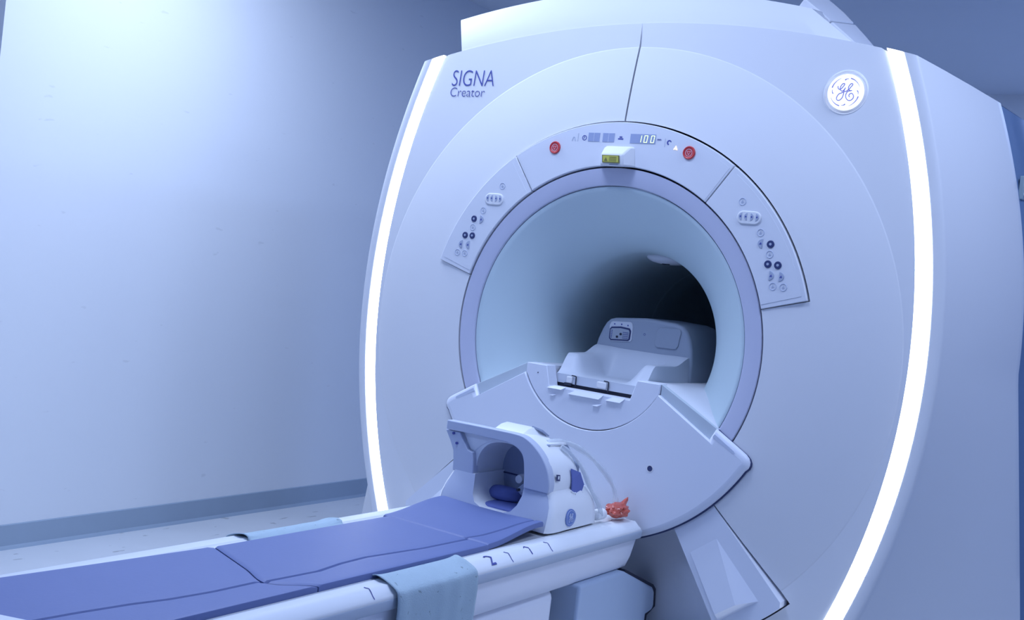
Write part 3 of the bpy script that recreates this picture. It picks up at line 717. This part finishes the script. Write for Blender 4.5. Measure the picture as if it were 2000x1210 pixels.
# upper shell: arch with a straight bar on the left
up_out = [(.1405, -.3540), (.1425, -.340), (.140, -.322), (.131, -.297), (.113, -.272), (.093, -.254), (.073, -.2415), (.052, -.2335), (.023, -.2315), (-.076, -.2320), (-.171, -.2335)]
up_out = [(v.x, v.z) for v in smoothpts([(a, 0, b) for a, b in up_out[:9]], 4)]+up_out[9:]
up_in = [(-.171, -.2565), (-.12, -.2555), (-.053, -.2560), (.003, -.2560), (.022, -.2580), (.045, -.2665), (.060, -.281), (.068, -.310), (.0725, -.3540)]
up_in = up_in[:3]+[(v.x, v.z) for v in smoothpts([(a, 0, b) for a, b in up_in[3:]], 4)]
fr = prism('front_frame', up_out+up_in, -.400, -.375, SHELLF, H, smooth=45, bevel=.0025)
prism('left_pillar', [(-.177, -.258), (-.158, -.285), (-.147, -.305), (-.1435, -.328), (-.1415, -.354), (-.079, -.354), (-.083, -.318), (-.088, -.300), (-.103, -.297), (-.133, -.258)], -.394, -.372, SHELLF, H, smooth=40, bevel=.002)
for x, z in ((-.150, -.2635), (-.137, -.286)): disc_y('pillar_screw', x, z, .0032, -.3965, -.390, INK, H, sx=1.2, n=10, smooth=0)
# fill behind the bar on the left
prism('left_web', [(-.130, -.257), (-.103, -.296), (-.09, -.299), (-.074, -.282), (-.045, -.264), (-.02, -.258)], -.382, -.350, SHELL, H, smooth=40, bevel=.002)
arch_o = [(.139, -.354), (.1405, -.335), (.137, -.315), (.127, -.290), (.108, -.268), (.085, -.252), (.055, -.242), (0, -.240), (-.055, -.242), (-.085, -.252), (-.108, -.268), (-.127, -.290), (-.137, -.315), (-.1405, -.335), (-.139, -.354)]
arch_i = [(-.082, -.354), (-.080, -.320), (-.070, -.292), (-.045, -.270), (0, -.262), (.045, -.270), (.068, -.292), (.0725, -.320), (.0735, -.354)]
arch_o, arch_i = ([(v.x, v.z) for v in smoothpts([(a, 0, b) for a, b in q], 3)] for q in (arch_o, arch_i))
def arch_ring(y, top): return [(x*(1-.05*(1-top)), y, -.354+(z+.354)*top) for x, z in arch_o+arch_i]
loft('upper_shell', [arch_ring(-.380, 1), arch_ring(-.32, 1.0), arch_ring(-.28, .97), arch_ring(-.262, .90), arch_ring(-.252, .72)], SHELL, H, smooth=45, bevel=.003)
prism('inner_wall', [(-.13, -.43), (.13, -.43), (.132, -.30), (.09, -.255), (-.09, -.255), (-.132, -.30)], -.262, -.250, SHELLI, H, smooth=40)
box('inner_seam', (-.02, -.2635, -.356), (.16, .003, .003), NAVY, H, smooth=0)
# raised handle with slot, top platform
hd = loft('handle', [[(x, y, z) for x, z in ((-.085, -.250), (-.070, -.250+hh), (.012, -.250+hh), (.030, -.250))] for y, hh in ((-.345, .002), (-.33, .012), (-.31, .021), (-.285, .0245), (-.262, .020), (-.244, .008), (-.236, -.006))], SHELL, H, smooth=60, bevel=.004)
raw('handle_slot', [(.008, -.290, -.2262), (.030, -.276, -.2330), (.030, -.242, -.249), (.010, -.252, -.2385)], [(0, 1, 2, 3)], SHELLI, hd, smooth=0, solid=.004, soff=1)
zprism('top_platform', [(.030, -.340), (.092, -.335), (.097, -.262), (.032, -.262)], -.2560, -.2490, SHELL, H, bevel=.002)
box('platform_slot', (.064, -.337, -.2535), (.060, .006, .0026), SHELLI, H, smooth=0)
# blue strap plate on the right flank with its latch
raw('flank_pad', [(.1385, -.300, -.303), (.1400, -.258, -.315), (.1440, -.240, -.345), (.1440, -.252, -.372), (.1450, -.276, -.374), (.1455, -.279, -.362), (.1455, -.298, -.3585), (.1440, -.299, -.330)], [tuple(range(8))], PADD, H, smooth=0, solid=.003, soff=0)
tube('flank_latch', [(.1440, -.300, -.355), (.1475, -.290, -.361), (.1480, -.281, -.362), (.1470, -.280, -.372), (.1460, -.250, -.374), (.1460, -.246, -.362)], .0022, SHELL, H, sm=3)
# dark sign on the flank
sg = raw('flank_sign', [(.1425, -.372, -.3105), (.1425, -.356, -.3125), (.1435, -.355, -.3275), (.1435, -.371, -.3255)], [(0, 1, 2, 3)], NAVY, H, smooth=0, solid=.001, soff=0)
raw('sign_mark', [(.1434, -.366, -.3145), (.1434, -.360, -.315), (.1439, -.361, -.3225), (.1439, -.366, -.322)], [(0, 1, 2, 3)], SHELL, sg, smooth=0, solid=.0012, soff=0)
# round logo on the lower flank
def flank(a, b):   # a along y, b up, on the lower right flank
    y = -.320+a; z = -.414+b
    return (.1635-.004*smoothstep(-.41, -.39, z), y, z)
vs = [flank(.0, .0)]; n = 32
for k in range(n): vs.append(flank(.0235*math.cos(2*math.pi*k/n), .0205*math.sin(2*math.pi*k/n)))
vs = [(x+.0012, y, z) for x, y, z in vs]
lg = raw('round_logo', vs, [(0, 1+k, 1+(k+1) % n) for k in range(n)], LOGO, H, smooth=0, solid=.0012, soff=0)
for R, wd in ((.94, .0006),):
    tube('logo_ring', [tuple(Vector(flank(.0205*R*math.cos(2*math.pi*k/24), .018*R*math.sin(2*math.pi*k/24)))+Vector((.0022, 0, 0))) for k in range(25)], wd, LOGOW, lg, sides=5, sm=0)
for P_ in (G, E_):
    tube('logo_letter', [tuple(Vector(flank(a*.0005, b*.00048))+Vector((.0022, 0, 0))) for a, b in P_], .0009, LOGOW, lg, sides=5, sm=3)
# knob and microphone arm inside
lathe_y('inner_knob', -.012, -.360, [(.0115, -.262), (.0115, -.285), (.010, -.290), (.0001, -.291)], SHELL, H, 20)
arm = loft('inner_arm', [[(.020, -.345, -.372), (.020, -.33, -.385), (.030, -.33, -.355)], [(.045, -.350, -.376), (.045, -.33, -.40), (.050, -.33, -.352)], [(.0735, -.372, -.360), (.0735, -.34, -.385), (.0735, -.36, -.335)]], SHELLI, H, smooth=40, bevel=.002)
disc_y('arm_dot', .028, -.3725, .0035, -.3535, -.345, DARK, arm, n=12, smooth=0)

# blue foam wedges in the coil
def blob(name, label, c, s, seed, m=PADD, cat='cushion', rough=.12, sub=3, flat=None):
    bm = bmesh.new(); bmesh.ops.create_icosphere(bm, subdivisions=sub, radius=1)
    rnd = random.Random(seed); ph = [rnd.uniform(0, 6.28) for _ in range(6)]
    for v in bm.verts:
        p = v.co.copy(); k = 1+rough*(math.sin(3*p.x+ph[0])*math.sin(2*p.y+ph[1])+.6*math.sin(5*p.z+ph[2]+2*p.x))
        sgn = lambda q, e: math.copysign(abs(q)**e, q)
        v.co = Vector((c[0]+s[0]*k*sgn(p.x, .75), c[1]+s[1]*k*sgn(p.y, .75), c[2]+s[2]*k*sgn(p.z, .75)))
        if flat and v.co.z < flat: v.co.z = flat
    me = bpy.data.meshes.new(name); bm.to_mesh(me); bm.free()
    return tag(finish(name, me, m, None, smooth=60), label, cat)
blob('foam_cushion', 'dark blue foam cushion with two humps inside the head coil', (-.045, -.300, -.4005), (.052, .030, .018), 3)
blob('foam_cushion', 'flat dark blue foam cushion at the mouth of the head coil', (.0, -.345, -.4215), (.068, .045, .0085), 5, rough=.05)

# clear plastic sleeve from coil to table end, red crumpled plastic, white plug
sleeve_pts = [(.074, -.318, -.2500), (.085, -.285, -.2475), (.098, -.250, -.2530), (.108, -.205, -.2700), (.118, -.155, -.297), (.130, -.110, -.331), (.142, -.082, -.365), (.152, -.078, -.395), (.158, -.086, -.420)]
n = len(smoothpts(sleeve_pts, 8))
rads = [.0062+.0012*math.sin(i*.35)+.0005*math.sin(i*.9) for i in range(n)]
tag(tube('plastic_sleeve', sleeve_pts, rads, BAG, None, sides=12, sm=8), 'clear plastic sleeve arching from the head coil top to the table end', 'plastic sleeve')
sl2 = [(.104, -.300, -.2555), (.118, -.284, -.268), (.1335, -.262, -.290), (.1445, -.240, -.320), (.150, -.222, -.350), (.155, -.200, -.375), (.160, -.180, -.398), (.161, -.160, -.428)]
n = len(smoothpts(sl2, 8))
tag(tube('plastic_sleeve', sl2, [.0055+.001*math.sin(i*.3) for i in range(n)], BAG, None, sides=12, sm=8), 'thin clear plastic sleeve hugging the back of the head coil', 'plastic sleeve')
bm = bmesh.new(); bmesh.ops.create_icosphere(bm, subdivisions=4, radius=1)
rnd = random.Random(11); dirs = [Vector((rnd.gauss(0, 1), rnd.gauss(0, 1), rnd.gauss(0, 1))).normalized() for _ in range(60)]
amps = [rnd.uniform(-.45, .40) for _ in dirs]
dirs += [Vector((.2, .55, .85)).normalized(), Vector((.2, .4, .9)).normalized(), Vector((0, -.95, .05)).normalized()]; amps += [.45, .35, .40]
for v in bm.verts:
    d = v.co.normalized(); k = 1+sum(a*math.exp(-((d-q).length/.17)**2) for q, a in zip(dirs, amps))
    v.co = Vector((.166+.024*k*d.x, -.084+.036*k*d.y, -.4215+max(.0205*k*d.z, -.020)))
me = bpy.data.meshes.new('crumpled_plastic'); bm.to_mesh(me); bm.free()
tag(finish('crumpled_plastic', me, ORANGE, None, smooth=0), 'crumpled red plastic wrapper on the table end by the sleeve', 'wrapper')
lo = loft('plug_cap', [[(.150+rad*math.cos(q), y, -.4275+rad*math.sin(q)) for q in [2*math.pi*j/20 for j in range(20)]] for y, rad in ((-.176, .008), (-.174, .0125), (-.168, .014), (-.140, .0145), (-.134, .013), (-.132, .009))], SHELL, None, smooth=40)
tag(lo, 'small white plastic plug behind the head coil', 'plug')

# ------------------------------------------------------------------ lift everything so that the floor is z = 0
for o in list(C.objects):
    if o.parent is None and o.type in ('MESH', 'EMPTY'): o.location.z += ISO
